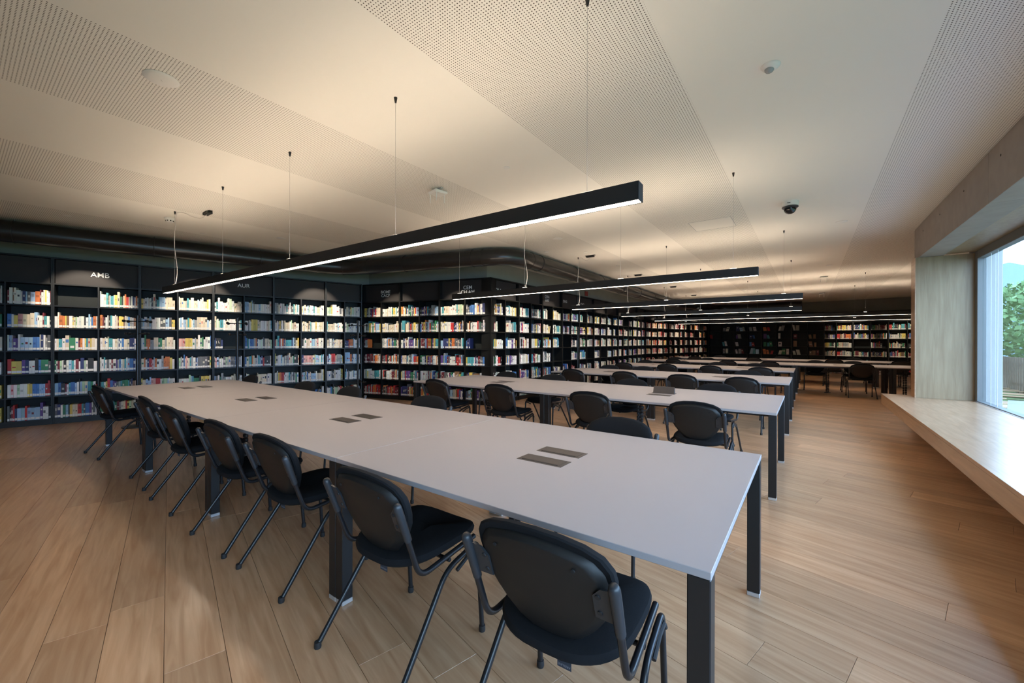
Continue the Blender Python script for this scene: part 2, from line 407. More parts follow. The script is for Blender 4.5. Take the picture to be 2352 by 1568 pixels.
trim1 = MB().box(1.822, 2.20, -4.6, 7.52, 2.660, 2.684).build('trim_1', M_PANEL); trim1['kind'] = 'structure'      # oak soffit
trim2 = MB()
trim2.box(1.520, 2.135, 7.505, 7.585, 0.508, 2.642)
trim2 = trim2.build('trim_2', M_PANEL); trim2['kind'] = 'structure'                                                   # oak reveal
MB().box(1.512, 1.522, 7.500, 7.80, 0.0, 2.642).build('edge_strip', M_BENCH, trim2)
MB().box(1.522, 2.20, 7.586, 7.80, 0.0, 2.642).build('back_board', M_BENCH, trim2)

win = empty('window_1'); win['kind'] = 'structure'
f = MB()
WX = 2.135
for (y0, y1, z0, z1) in ((7.405, 7.505, 0.50, 2.66), (-4.6, 7.405, 2.545, 2.66), (-4.6, 7.405, 0.495, 0.522)):
    MB().rbox(WX, WX + 0.09, y0, y1, z0, z1, 0.004).build('window_frame', M_FRAME, win)
for y in (2.0, -1.6):
    MB().rbox(WX, WX + 0.09, y - 0.04, y + 0.04, 0.522, 2.545, 0.004).build('mullion', M_FRAME, win)
for (a, b_) in ((2.04, 7.405), (-1.56, 1.96), (-4.6, -1.64)):
    MB().box(WX + 0.05, WX + 0.062, a, b_, 0.522, 2.545).build('pane', M_GLASS, win)
MB().box(WX - 0.012, WX + 0.02, -4.6, 7.5, 0.507, 0.511).build('sill_strip', M_ALU, win)
for y in (6.98, 6.74):
    MB().tube([(WX + 0.03, y, 0.522), (WX + 0.03, y, 2.545)], 0.0022, 6).build('guide_wire', M_GUIDE, win)

bench = empty('window_bench', (1.17, 2.0, 0.347), 0, 'long oak window bench floating along the glazed wall', 'bench')
yb = [7.87, 4.02, 0.6, -4.5]
for i in range(3):
    o = MB().rbox(0.0, 0.95, yb[i + 1] - 2.0 + 0.0006, yb[i] - 2.0 - 0.0006, 0.13, 0.16, 0.0015).build('top_board', M_BENCH, bench)
MB().box(0.0005, 0.03, -6.5, 5.869, 0.0, 0.1295).build('fascia', M_BENCH, bench)
MB().box(0.03, 0.85, -6.5, 5.869, 0.0, 0.02).build('underside', M_BENCH, bench)
MB().box(0.03, 0.95, 5.84, 5.869, 0.02, 0.1295).build('end_board', M_BENCH, bench)

por = bpy.data.lights.new('window_portal', 'AREA'); por.shape = 'RECTANGLE'; por.size = 2.1; por.size_y = 12.1; por.cycles.is_portal = True
po = bpy.data.objects.new('window_portal', por); COL.objects.link(po); po.location = (2.40, 1.45, 1.53); po.rotation_euler = (0, PI / 2, 0)

# ------------------------------------------------------------------ outside
MB().poly_prism([(2.4, -12), (60, -12), (60, 70), (-30, 70), (-30, 24), (5.6, 24), (5.6, 21.0), (2.5, 7.6)], -0.5, -0.10).build('lawn', M_GRASS)['kind'] = 'structure'
MB().poly_prism([(2.37, -6), (4.2, -6), (4.2, 10.4), (3.2, 10.4), (2.5, 7.75), (2.37, 7.75)], -0.1, 0.28).build('pavement', M_PAVE)['kind'] = 'structure'
fence = empty('garden_fence', (5.0, 13.0, -0.1), 0, 'brown wooden slat fence seen through the window', 'fence')
for k in range(95):
    y = -7 + k * 0.16
    MB().box(-0.012, 0.012, y - 0.055, y + 0.055, 0.02, 1.03 + rnd.uniform(-0.01, 0.01)).build('slat', M_FENCE, fence)
for z in (0.25, 0.80): MB().box(0.012, 0.05, -7.1, 8.2, z, z + 0.07).build('rail', M_FENCE, fence)

def ico(mb, c, r, sub=2):
    import bmesh
    bm = bmesh.new(); bmesh.ops.create_icosphere(bm, subdivisions=sub, radius=1.0)
    vs = [(c[0] + v.co.x * r * (1 + rnd.uniform(-.2, .2)), c[1] + v.co.y * r * (1 + rnd.uniform(-.2, .2)), c[2] + v.co.z * r * 0.8 * (1 + rnd.uniform(-.2, .2))) for v in bm.verts]
    fs = [tuple(v.index for v in f.verts) for f in bm.faces]; bm.free(); mb.add(vs, fs)
def tree(x, y, h, r, label):
    t = empty('garden_tree', (x, y, -0.1), rnd.uniform(0, 6), label, 'tree', 'trees outside the window')
    MB().tube([(0, 0, 0), (0.1, 0, h * .3), (0, .1, h * .7)], [0.16, 0.12, 0.06], 8).build('trunk', M_BARK, t)
    mb = MB()
    for k in range(2600):
        a = rnd.uniform(0, 2 * PI); e = rnd.uniform(-1, 1); rr = r * (0.45 + 0.55 * rnd.random()) * math.sqrt(max(0.05, 1 - e * e * .8))
        c = Vector((math.cos(a) * rr, math.sin(a) * rr, h * .62 + e * h * .38)); s = rnd.uniform(.06, .14)
        u = Vector((rnd.uniform(-1, 1), rnd.uniform(-1, 1), rnd.uniform(-1, 1))).normalized() * s; v = u.cross(Vector((rnd.uniform(-1, 1), rnd.uniform(-1, 1), rnd.uniform(-1, 1)))).normalized() * s * .7
        mb.add([c - u, c + v, c + u, c - v], [(0, 1, 2, 3)])
    mb.build('crown', M_LEAF, t)['kind'] = 'stuff'
tree(7.0, 21.5, 3.6, 1.9, 'bushy green tree just beyond the garden fence')
tree(9.5, 27.5, 4.2, 2.2, 'tall pale green tree behind the fence trees')
tree(6.6, 16.6, 2.6, 1.3, 'low round bush leaning over the garden fence')
tree(11.5, 21.0, 3.4, 2.0, 'broad green tree far beyond the lawn')
mb = MB()
ring = []
for k in range(25):
    a = math.radians(20 + k * 5); ring.append((60 * math.cos(a), 60 * math.sin(a), 6 + 2.5 * math.sin(k * 1.3) + 1.5 * math.sin(k * .6)))
mb.v = [(x, y, -1) for x, y, z in ring] + [(x, y, z) for x, y, z in ring] + [(x * 1.3, y * 1.3, -1) for x, y, z in ring]; n_ = len(ring); mb.c = [None] * len(mb.v)
for k in range(n_ - 1):
    mb.f += [[k, k + 1, n_ + k + 1, n_ + k], [n_ + k, n_ + k + 1, 2 * n_ + k + 1, 2 * n_ + k]]; mb.fm += [0, 0]
mb.build('hills', M_HILL)['kind'] = 'structure'
# ------------------------------------------------------------------ tables
ORD = ['first', 'second', 'third', 'fourth', 'fifth', 'sixth', 'seventh', 'eighth', 'ninth', 'tenth', 'eleventh', 'twelfth', 'thirteenth', 'fourteenth', 'fifteenth',
       'sixteenth', 'seventeenth', 'eighteenth', 'nineteenth', 'twentieth', 'twenty-first', 'twenty-second', 'twenty-third', 'twenty-fourth']
ROWN = ['front', 'second', 'third', 'fourth', 'fifth', 'sixth']

def power_lid(parent, x, y, open_=False):
    p = MB().rbox(x - 0.130, x + 0.130, y - 0.056, y + 0.056, TH - 0.001, TH + 0.0015, 0.001).build('power_lid', M_FLAPIN if open_ else M_FLAP, parent)
    if open_:
        mb = MB(); mb.add([(x - .118, y - .030, TH + .0016), (x + .118, y - .030, TH + .0016), (x + .118, y + .034, TH + .0016), (x - .118, y + .034, TH + .0016),
                           (x - .118, y - .002, TH + .078), (x + .118, y - .002, TH + .078), (x + .118, y + .006, TH + .078), (x - .118, y + .006, TH + .078)],
                          [(0, 3, 2, 1), (4, 5, 6, 7), (0, 1, 5, 4), (1, 2, 6, 5), (2, 3, 7, 6), (3, 0, 4, 7)])
        mb.build('raised_flap', M_FLAP, p)
    else:
        mb = MB(); mb.rbox(x - 0.112, x + 0.112, y - 0.034, y + 0.046, TH + 0.0015, TH + 0.0028, 0.0008).build('inset', M_FLAP, p)
        MB().box(x - .105, x + .105, y - 0.046, y - 0.038, TH + .0015, TH + .0019).build('cable_slot', M_DARKHOLE, p)

def make_table(x0, x1, y0, label, group, lids=(False, False)):
    L = x1 - x0; t = empty('reading_table', ((x0 + x1) / 2, y0 + TW / 2, 0), 0, label, 'table', group)
    h = L / 2 - 0.0015; k = TW / 2
    MB().rbox(-h, h, -k, k, TH - 0.022, TH, 0.0015).build('tabletop', [M_TOP], t)
    for sx in (-1, 1):
        for sy_ in (-1, 1):
            ax, bx = sorted((sx * h, sx * (h - 0.062))); ay, by = sorted((sy_ * k, sy_ * (k - 0.062)))
            ax += 0.001; bx -= 0.001; ay += 0.001; by -= 0.001
            lg = MB().rbox(ax, bx, ay, by, 0.022, TH - 0.0225, 0.003).build('leg', M_BLACKMETAL, t)
            gx = (ax + bx) / 2
            MB().rbox(ax, bx, ay, by, 0.0, 0.0215, 0.002).build('foot', M_ALU, lg)
        MB().box(*sorted((sx * (h - 0.012), sx * (h - 0.052))), -k + 0.064, k - 0.064, TH - 0.060, TH - 0.0225).build('end_rail', M_BLACKMETAL, t)
    for sy_ in (-1, 1):
        MB().box(-h + 0.064, h - 0.064, *sorted((sy_ * (k - 0.16), sy_ * (k - 0.20))), TH - 0.060, TH - 0.0225).build('side_rail', M_BLACKMETAL, t)
    power_lid(t, 0.0, -0.093, lids[0]); power_lid(t, 0.0, 0.097, lids[1])
    cr_ = MB()
    for i in range(16):
        z = 0.03 + i * 0.041
        for sx in (-0.021, 0.021): cr_.lathe([(0.0, 0), (0.015, 0.0), (0.019, 0.006), (0.019, 0.028), (0.015, 0.034), (0.0, 0.034)], 8, (sx - 0.25, 0.0, z))
    cr_.lathe([(0, 0), (0.07, 0), (0.07, 0.012), (0.0, 0.03)], 14, (-0.25, 0, 0.0)); cr_.build('cable_riser', M_SLEEVE, t)
    return t

L1 = 1.782
for i in range(4):
    x1 = -L1 * i
    make_table(x1 - L1, x1, TABLE_Y[0], 'mauve-grey table, %s from the window end of the four-table front row' % ORD[i], 'tables of the front row')
XS = {1: [-0.015, -2.33, -4.65], 2: [-0.025, -2.01, -4.0], 3: [-0.045, -2.03, -4.0], 4: [2.9, 1.80, -0.10, -2.10, -4.08], 5: [3.5, 1.80, -0.10, -2.10, -4.08]}
for r, xs in XS.items():
    for i in range(len(xs) - 1):
        lids = (False, True) if (r == 1 and i == 0) else (False, False)
        lab = 'mauve-grey table with a raised power lid, window end of the second row' if lids[1] else 'mauve-grey table, %s from the window end of the %s table row' % (ORD[i], ROWN[r])
        make_table(xs[i + 1], xs[i], TABLE_Y[r], lab, 'tables of the %s row' % ROWN[r], lids)

# ------------------------------------------------------------------ chairs
def make_chair():
    c = empty('stacking_chair')
    # seat cushion
    N = 40; ring = []
    for i in range(N):
        a = 2 * PI * i / N; ca, sa = math.cos(a), math.sin(a); e = 2 / 3.4
        x = math.copysign(abs(ca) ** e, ca) * 0.225; y = math.copysign(abs(sa) ** e, sa)
        yl = 0.08 + y * 0.25
        if sa < 0: x *= 1 - 0.16 * (-sa) ** 2; yl -= 0.0
        ring.append((x, yl))
    def rz(s, dz):
        return [(x * s, 0.08 + (y - 0.08) * s, 0.452 + dz + 0.03 * (y - 0.08) - 0.9 * max(0, y - 0.25) ** 2 * 3 + 0.010 * (x / 0.225) ** 2) for x, y in ring]
    MB().loops([rz(0.70, -0.020), rz(0.93, -0.018), rz(0.99, -0.006), rz(1.0, 0.006), rz(0.975, 0.020), rz(0.90, 0.028), rz(0.6, 0.028), rz(0.25, 0.026)]).build('seat', M_FABRIC, c, True)
    # back outline
    half = [(0.0, .464), (.05, .468), (.100, .490), (.145, .532), (.184, .582), (.210, .625), (.225, .672), (.230, .716), (.226, .750), (.204, .785), (.155, .811), (.085, .826), (0.0, .831)]
    loop = half + [(-x, z) for x, z in half[-2:0:-1]]
    cx0, cz0 = 0.0, 0.66
    def br(s, dy, zc=0.0, sz=None):
        out = []
        for x, z in loop:
            X = x * s; Z = cz0 + (z - cz0) * (sz or s) + zc
            y = -0.098 - 0.36 * (Z - 0.44) + 0.42 * X * X + dy
            out.append((X, y, Z))
        return out
    MB().loops([br(0.97, -0.0), br(1.0, 0.006), br(1.0, 0.024), br(0.96, 0.036), br(0.8, 0.042), br(0.4, 0.043)]).build('back_cushion', M_FABRIC, c, True)
    shalf = [(0.0, .455), (.055, .459), (.105, .484), (.150, .530), (.184, .578), (.202, .615), (.212, .66), (.214, .712), (.208, .736), (.180, .772), (.155, .784), (.08, .800), (0.0, .806)]
    loop_keep = loop; loop = shalf + [(-x, z) for x, z in shalf[-2:0:-1]]
    sh = MB().loops([br(0.30, -0.020), br(0.86, -0.0195), br(0.895, -0.0175), br(0.985, -0.003), br(1.0, 0.004)]).build('back_shell', M_PLASTIC, c, True)
    loop = loop_keep
    for sx in (-0.13, 0.13):
        o = MB().lathe([(0, 0), (0.006, 0), (0.006, 0.003), (0, 0.003)], 10).build('screw', M_DARKHOLE, sh); o.location = (sx, -0.098 - 0.36 * 0.30 - 0.024 + 0.007, 0.745); o.rotation_euler = (PI / 2 + 0.35, 0, 0)
    for s in (-1, 1):
        p = fillet([(s * .243, -.221, .728), (s * .240, -.108, .418), (s * .224, .235, .448)], 0.055, 7)
        bt = MB().tube(p, 0.0115, 10).build('back_tube', M_TUBE, c, True)
        mb = MB().tube([(s * .2434, -.2265, .748), (s * .2434, -.2255, .7455), (s * .2433, -.224, .740), (s * .2432, -.221, .731), (s * .2427, -.205, .690), (s * .2415, -.168, .588), (s * .2414, -.167, .586)], [0.005, 0.011, 0.0148, 0.0165, 0.0165, 0.0148, 0.0118], 12)
        sl = mb.build('tube_sleeve', M_SLEEVE, c, True)
        zt, zb = 0.706, 0.612
        vs = []
        for (x, z) in ((.242, zt + .016), (.198, zt + .004), (.174, zt - .022), (.174, zb), (.240, zb)):
            y = -0.098 - 0.36 * (z - 0.44) + 0.42 * x * x * (1 - (x - .174) * 9)
            vs.append((s * x, y - 0.026, z))
        n = len(vs); vs2 = [(x, y + 0.009, z) for x, y, z in vs]
        fs = [tuple(range(n)), tuple(range(2 * n - 1, n - 1, -1))] + [(i, n + i, n + (i + 1) % n, (i + 1) % n) for i in range(n)]
        MB().add(vs + vs2, fs).build('bracket_plate', M_SLEEVE, sl)
        for z in (.632, .684):
            o = MB().lathe([(0, 0), (.008, 0), (.007, .003), (0, .003)], 10).build('rivet', M_RUBBER, sl); o.location = (s * .190, -0.098 - 0.36 * (z - 0.44) + 0.42 * .19 * .19 * .86 - .0265, z); o.rotation_euler = (PI / 2 + .35, 0, 0)
        # legs: rear and front tube of the A-frame
        rl = MB().tube(fillet([(s * .266, -.250, .012), (s * .250, .030, .388), (s * .246, .200, .424)], 0.06, 6), 0.0112, 10).build('leg', M_TUBE, c, True)
        fl = MB().tube(fillet([(s * .246, .150, .4135), (s * .246, .232, .431), (s * .252, .262, .012)], 0.035, 6), 0.0112, 10).build('leg', M_TUBE, c, True)
        MB().lathe([(0.0, 0.0), (0.014, 0.0), (0.0155, 0.006), (0.0145, 0.028), (0.0, 0.028)], 12, (s * .266, -.2495, 0.0)).build('foot_cap', M_RUBBER, rl, True)
        MB().lathe([(0.0, 0.0), (0.014, 0.0), (0.0155, 0.006), (0.0145, 0.028), (0.0, 0.028)], 12, (s * .252, .262, 0.0)).build('foot_cap', M_RUBBER, fl, True)
        MB().tube(fillet([(s * .258, .085, .366), (s * .256, .16, .398), (s * .256, .218, .405), (s * .256, .236, .380)], .02, 4), 0.0085, 8).build('stacking_pad', M_RUBBER, c, True)
    MB().tube([(-.24, .06, .415), (.24, .06, .415)], 0.009, 8).build('cross_bar', M_TUBE, c, True)
    tg = MB().box(0.045, 0.090, -0.1505, -0.1495, 0.408, 0.446).build('care_tag', M_TAG, c)
    text('tag_print', 'ARESLINE', 0.0095, (0.0675, -0.1509, 0.417), (PI / 2, PI, 0), M_TAGTXT, tg, extrude=0.0001)
    return c

chair0 = make_chair(); first = [True]
def chair(x, y, rz, label, group):
    c = chair0 if first[0] else copy_tree(chair0)
    first[0] = False
    c.location = (x, y, 0); c.rotation_euler = (0, 0, rz); tag(c, label, 'chair', group); return c

J = lambda a: math.radians(rnd.uniform(-a, a))
near = {0: [(-0.44, 0.02, 0.03), (-1.285, 0.03, 0.0), (-2.275, 0.085, 0.0), (-3.02, 0.075, 0.02), (-4.05, 0.08, 0.0), (-4.91, 0.115, -0.03), (-6.58, 0.05, 0.06)],
        1: [(-0.62, -0.05, 0.0), (-1.70, 0.05, 0.02), (-2.92, 0.06, 0.0), (-4.0, 0.04, -0.03)],
        2: [(-0.62, 0.06, 0), (-1.47, 0.06, 0), (-2.45, 0.10, 0), (-3.47, 0.09, 0)],
        3: [(-0.62, 0.04, 0), (-1.57, 0.06, 0), (-2.52, 0.09, 0), (-3.58, 0.10, 0)],
        4: [(1.23, 0.06, 0.06), (-0.66, 0.08, 0), (-1.66, 0.06, 0), (-3.14, 0.08, 0)],
        5: [(2.33, 0.0, 0), (0.82, 0.06, 0), (-1.31, 0.06, 0), (-3.15, 0.05, 0)]}
far = {0: [-0.85, -2.74, -4.07, -5.06, -6.70], 1: [-0.74, -1.82, -3.10, -4.03], 2: [-0.72, -2.64, -3.40], 3: [-0.86, -1.70, -2.56, -3.54], 4: [1.18, 0.35, -2.47, -3.50], 5: [1.4, -0.6, -2.6]}
for r in range(6):
    for i, (x, dy, a) in enumerate(near[r]):
        chair(x, TABLE_Y[r] + dy, a, 'black chair, %s from the window end along the near side of the %s table row' % (ORD[i], ROWN[r]), 'chairs on the near side of the %s row' % ROWN[r])
    for i, x in enumerate(far[r]):
        chair(x, TABLE_Y[r] + TW - 0.05, PI + J(3), 'black chair, %s from the window end along the far side of the %s table row' % (ORD[i], ROWN[r]), 'chairs on the far side of the %s row' % ROWN[r])
# ------------------------------------------------------------------ bookcases and books
PAL = {'w': (.66, .65, .60), 'c': (.58, .50, .37), 'g': (.30, .31, .30), 'k': (.018, .018, .02), 'b': (.05, .15, .38), 'l': (.30, .45, .60), 'n': (.025, .035, .12),
       'r': (.45, .03, .03), 'o': (.58, .17, .045), 'y': (.60, .46, .10), 'G': (.03, .17, .08), 't': (.06, .28, .32), 'p': (.10, .05, .20), 'm': (.15, .02, .03),
       'B': (.20, .11, .06), 'P': (.60, .32, .30), 'L': (.38, .52, .34), 'd': (.10, .105, .11)}
CNAME = {'w': 'white', 'c': 'cream', 'g': 'grey', 'k': 'black', 'b': 'blue', 'l': 'pale blue', 'n': 'navy', 'r': 'red', 'o': 'orange', 'y': 'yellow', 'G': 'green', 't': 'teal',
         'p': 'purple', 'm': 'maroon', 'B': 'brown', 'P': 'pink', 'L': 'pale green', 'd': 'charcoal'}
STK = (.70, .67, .62)
def jit(c, k=0.18):
    f = 1 + rnd.uniform(-k, k); return tuple(max(0.004, min(0.85, x * f * (1 + rnd.uniform(-.06, .06)))) for x in c)

stuff_books = MB()
class Frame:
    def __init__(s, P, a): s.P = Vector((P.x, P.y, getattr(P, 'z', 0.0))); s.x = vdir(a); s.y = Vector((-math.sin(a), math.cos(a), 0)); s.a = a
    def w(s, p): return s.P + s.x * p[0] + s.y * p[1] + Vector((0, 0, p[2]))

def book_geo(mb, x, wd, h, dep, y0, z, ch, lean=0.0, fr=None, sticker=True):
    col = jit(PAL[ch]); T = (lambda p: p) if fr is None else fr.w
    def q(x0, x1, ya, yb, z0, z1, c):
        s0 = lean * (z0 - z); s1 = lean * (z1 - z)
        vs = [T(p) for p in ((x0 + s0, ya, z0), (x1 + s0, ya, z0), (x1 + s0, yb, z0), (x0 + s0, yb, z0), (x0 + s1, ya, z1), (x1 + s1, ya, z1), (x1 + s1, yb, z1), (x0 + s1, yb, z1))]
        mb.add(vs, [(4, 5, 6, 7), (0, 1, 5, 4), (1, 2, 6, 5), (2, 3, 7, 6), (3, 0, 4, 7)], c)
    def quad(x0, x1, ya, z0, z1, c):
        s0 = lean * (z0 - z); s1 = lean * (z1 - z)
        mb.add([T(p) for p in ((x0 + s0, ya, z0), (x1 + s0, ya, z0), (x1 + s1, ya, z1), (x0 + s1, ya, z1))], [(0, 1, 2, 3)], c)
    q(x, x + wd, y0, y0 + dep, z, z + h, col)
    if rnd.random() < 0.55 and wd > 0.011:
        a = rnd.uniform(.40, .62); b_ = a + rnd.uniform(.06, .26); lum = sum(col) / 3
        c2 = PAL[rnd.choice('kndmbGr')] if lum > .35 and rnd.random() < .6 else (jit((.5, .48, .42)) if lum < .15 else tuple(v * .6 for v in col))
        m_ = wd * rnd.uniform(.08, .3); quad(x + m_, x + wd - m_, y0 - .0006, z + h * a, z + h * min(b_, .93), c2)
    if sticker and fr is not None and rnd.random() < .88:
        quad(x + .001, x + wd - .001, y0 - .001, z + .012, z + .012 + rnd.uniform(.030, .038), STK)

def parse(row):
    out = []
    for tok in row.split():
        ch = tok[0]; rest_ = tok[1:]
        if ':' in rest_: a, b_ = rest_.split(':'); out.append((ch, float(a) / 1000, float(b_) / 1000))
        else: out.append((ch, float(rest_) / 1000, None))
    return out

SHELVES = {
 'A': ['m24:190 w40:225 B18:225 w22:225 w58:192 w20:180 n38:186 l20:180 d42:180 l58:176 o60:190 m14:212 w28:180 w20:212 y20:212 w20:206 w24:180 m18:205',
       'b48:186 w28:180 y48:166 P58:190 c48:186 c40:186 c52:202 l18:216 l18:216 w24:172 w38:172 m18:212 t34:166 w34:166 k22:150',
       'w15:216 l15:212 l15:212 g15:212 p28:172 p24:172 w24:226 l45:186 l45:186 l48:186 b38:190 b38:190 w12:226 n30:226 w20:220 g24:180 d46:220',
       'r44:208 y58:176 y58:176 p40:192 n40:192 w35:180 w35:180 k40:212 b28:190 G44:190 G44:190 d34:172',
       'w42:180 P30:180 w40:178 L34:176 w45:186 w45:186 y28:180 y28:182 b28:180 b28:180 b28:180 l24:176 l24:176 l22:176 r34:180 r28:222 m14:180',
       'd28:216 k15:190 m20:205 r20:222 n28:172 l44:176 l44:176 r28:200 l44:176 l44:172 l12:172 l52:176 p34:236 w34:176 w34:176 k34:182'],
 'B': ['',
       'w38:166 w18:226 o44:180 o34:176 y18:178 B34:176 w44:178 y16:152 c24:162 L18:166 w24:162 w28:176 w42:176 k24:166 w34:162 l20:212 w18:172 b24:166 o44:182 w14:182',
       'w24:166 c24:166 t22:162 t20:162 w38:176 c48:216 G78:182 w38:180 m24:142 o28:176 w28:176 y18:172 t24:176 c28:176 y18:172 c44:180 w28:172',
       'G18:182 w15:168 m24:168 L24:172 w18:176 k34:172 w28:176 l34:176 t28:168 w18:176 m38:192 w18:158 n44:206 L24:168 w24:168 k72:202 w42:158',
       'l38:176 b30:182 k44:172 m18:162 w20:152 t20:172 b48:182 l20:168 w24:182 k10:226 l24:186 L28:186 c34:186 t34:182 G28:176 w28:180 r14:132',
       'd28:202 n34:196 w22:182 G28:180 l28:182 k14:182 y28:182 c28:182 c28:182 r42:182 t20:182 d20:182 b44:192 p24:186 w14:196 d22:186 w20:176'],
 'C': ['w12:242 w34:196 w32:194 t30:222 B14:172 w12:188 t20:172 t20:176 w12:192 y38:196 c34:242 G28:176 k18:176 c18:188 o22:212 r34:172 w12:176 d18:168 w24:188 n24:182 w16:172 o24:192 w16:166',
       'o34:206 m22:176 k14:166 w24:172 w18:202 k24:192 t24:202 w38:196 w18:212 c20:192 m14:172 y36:192 y28:188 B18:182 c24:202 g24:192 b24:186 g28:182 g28:176 B28:172 c24:182 w16:192',
       'w28:182 c24:176 w14:192 w18:176 c12:202 t24:176 t18:176 w28:166 c28:166 w14:176 n14:166 w24:172 b24:176 c42:162 c24:166 n42:182 n18:186 w24:172 l22:176',
       'w14:212 w24:182 t12:212 w18:172 d24:176 w24:176 m18:172 w34:182 p14:166 g18:172 b18:182 w18:176 c20:176 t18:182 w14:202 l24:186 b42:186 n24:186 w22:176',
       'k12:172 t28:166 w18:162 y18:172 r28:216 b28:182 p18:172 p20:166 d24:162 g20:166 t18:172 G28:182 G38:186 t14:176 k20:192 n14:202 B34:166 w20:172',
       'G38:172 w24:202 k18:182 d28:176 w24:192 t20:182 G24:172 m28:186 g18:172 w24:176 c24:182 r20:182 y20:176 L24:176 c24:182 w24:190 n20:176']}

BAYWORD = {'A': 'bay beside the AMB sign', 'B': 'first AMB bay', 'C': 'second AMB bay'}
ROWW = ['top', 'second', 'third', 'fourth', 'fifth', 'bottom']
n_ind = [0]
def fill_listed(fr, key, x0, x1, r):
    toks = parse(SHELVES[key][r])
    if not toks: return
    tot = sum(t[1] + .0012 for t in toks); avail = (x1 - x0) - .016; k = min(1.12, avail / tot)
    x = x0 + .006
    for i, (ch, wd, h) in enumerate(toks):
        wd *= k; h = h or rnd.uniform(.165, .19); h *= 1.12; y0 = .030 + rnd.uniform(0, .014)
        z = ROWZ[r] + .0005
        if n_ind[0] < 300:
            n_ind[0] += 1
            mb = MB(); book_geo(mb, -wd / 2, wd, h, .155, 0.0, 0.0, ch, 0.0)
            b = mb.build('book', M_BOOK); p = fr.w((x + wd / 2, y0, z)); b.location = p; b.rotation_euler = (0, 0, fr.a)
            size = ('thick ' if wd > .045 else 'slim ' if wd < .017 else '') + ('tall ' if h > .232 else 'short ' if h < .18 else '')
            tag(b, '%s%s book, %s from left, %s shelf, %s' % (size, CNAME[ch], ORD[i], ROWW[r], BAYWORD[key]), 'book', 'books in the bays at the AMB sign')
            if ch != 'G' or wd < .06:
                MB().box(-wd / 2 + .001, wd / 2 - .001, -.0012, -.0002, .012, .012 + rnd.uniform(.030, .038)).build('spine_label', M_STICKER, b)
            else:
                MB().box(-.022, .022, -.0012, -.0002, .035, .072).build('spine_label', M_STICKER, b)
        else:
            book_geo(stuff_books, x, wd, h, .155, y0, z, ch, 0.0, fr)
        x += wd + .0012

def fill_random(fr, x0, x1, z, pal, full=1.0, hmin=.17, hmax=.23, start=0.0, lean_p=.10):
    x = x0 + .006 + start; end = x0 + .006 + (x1 - x0 - .012) * full
    lean = 0.0
    while x < end - .0135:
        if rnd.random() < .22: ch = rnd.choice(pal); run = rnd.randint(2, 5)
        else: ch = rnd.choice(pal); run = 1
        wd = rnd.choice((.012, .015, .018, .02, .022, .026, .03, .036)); h = rnd.uniform(hmin, hmax)
        if rnd.random() < .12: h = min(.27, h * 1.18)
        for k in range(run):
            if x + wd > end: break
            book_geo(stuff_books, x, wd, h, .155, .030 + rnd.uniform(0, .014), z + .0005, ch, 0.0, fr); x += wd + .001
    if rnd.random() < lean_p and end < x1 - .05:
        wd = .02; book_geo(stuff_books, x + .002, wd, .19, .15, .035, z + .0005, rnd.choice(pal), .22, fr)

UNIT_D = .26
def bookcase(P, a, bays, label, zoff=0.0, sign=None, sign_x=None, size=.088, head=True, group=None, slanted=False):
    u = empty('bookcase', (P.x, P.y, 0), a, label, 'bookcase', group)
    W = sum(bays); th = .019; d = UNIT_D
    zz = [z + zoff for z in ROWZ]; hz = HEADZ + zoff; tz = TOPZ + zoff
    for x in (0.0, W - th): MB().box(x + .0005, x + th - .0005, 0, d, 0.0, tz - .0005).build('side_panel', M_SHELF, u)
    MB().box(th, W - th, d - .012, d - .001, .06, tz - .023).build('back_panel', M_SHELFBACK, u)
    MB().box(th, W - th, .012, d - .013, 0.0, zz[5] - .0225).build('plinth', M_SHELF, u)
    for z in zz + [hz]: MB().box(th, W - th, .004, d - .013, z - .022, z).build('shelf', M_SHELF, u)
    MB().box(0.0, W, -.002, d, tz, tz + .022).build('top_board', M_SHELF, u)
    x = 0.0
    for b in bays[:-1]:
        x += b; MB().box(x - th / 2, x + th / 2, .006, d - .013, zz[5], hz - .0225).build('divider', M_SHELF, u)
    if head:
        hp = MB().box(th, W - th, .085, .10, hz, tz - .001).build('header_panel', M_HEAD, u)
        if sign:
            text('lettering', sign, size, ((sign_x if sign_x is not None else W / 2), .0835, (hz + tz) / 2 - .01), (PI / 2, 0, 0), M_LETTER, hp, bold=.0003)
    return u

# palettes
P_LIGHT = 'wwwwwwccccggllltLbyGdknrPo'; P_WHITE = 'wwwwwwwwcccclgtLyd'; P_DARK = 'wwwwgckndmGrtbBoypdl'; P_CH = 'wwwwwwwcglbtnkdmGryPp'; P_WARM = 'wwwwcccoorrmmBPkdgy'; P_G = 'ccwwwgGGrmoytnbpdBk'; P_RED = 'rrmmwwcgkdo'
AMBW = [(-2.29, [.52, .52]), (-1.245, [.545, .495]), (-.205, [.523, .519]), (.837, [.52, .535]), (1.892, [.502, .521]), (2.915, [.521, .506]), (3.942, [.407, .389])]
AMBS = [None, None, 'AMB', None, 'AUR', None, None]
AMBL = ['plain black bookcase at the outer end of the AMB wall', 'black bookcase without a sign, just before the AMB bookcase', 'black bookcase under the AMB sign', 'black bookcase between the AMB and AUR signs',
        'black bookcase under the AUR sign', 'black bookcase after AUR, header lit but blank', 'narrow black bookcase at the inner corner beside the BIOME sign']
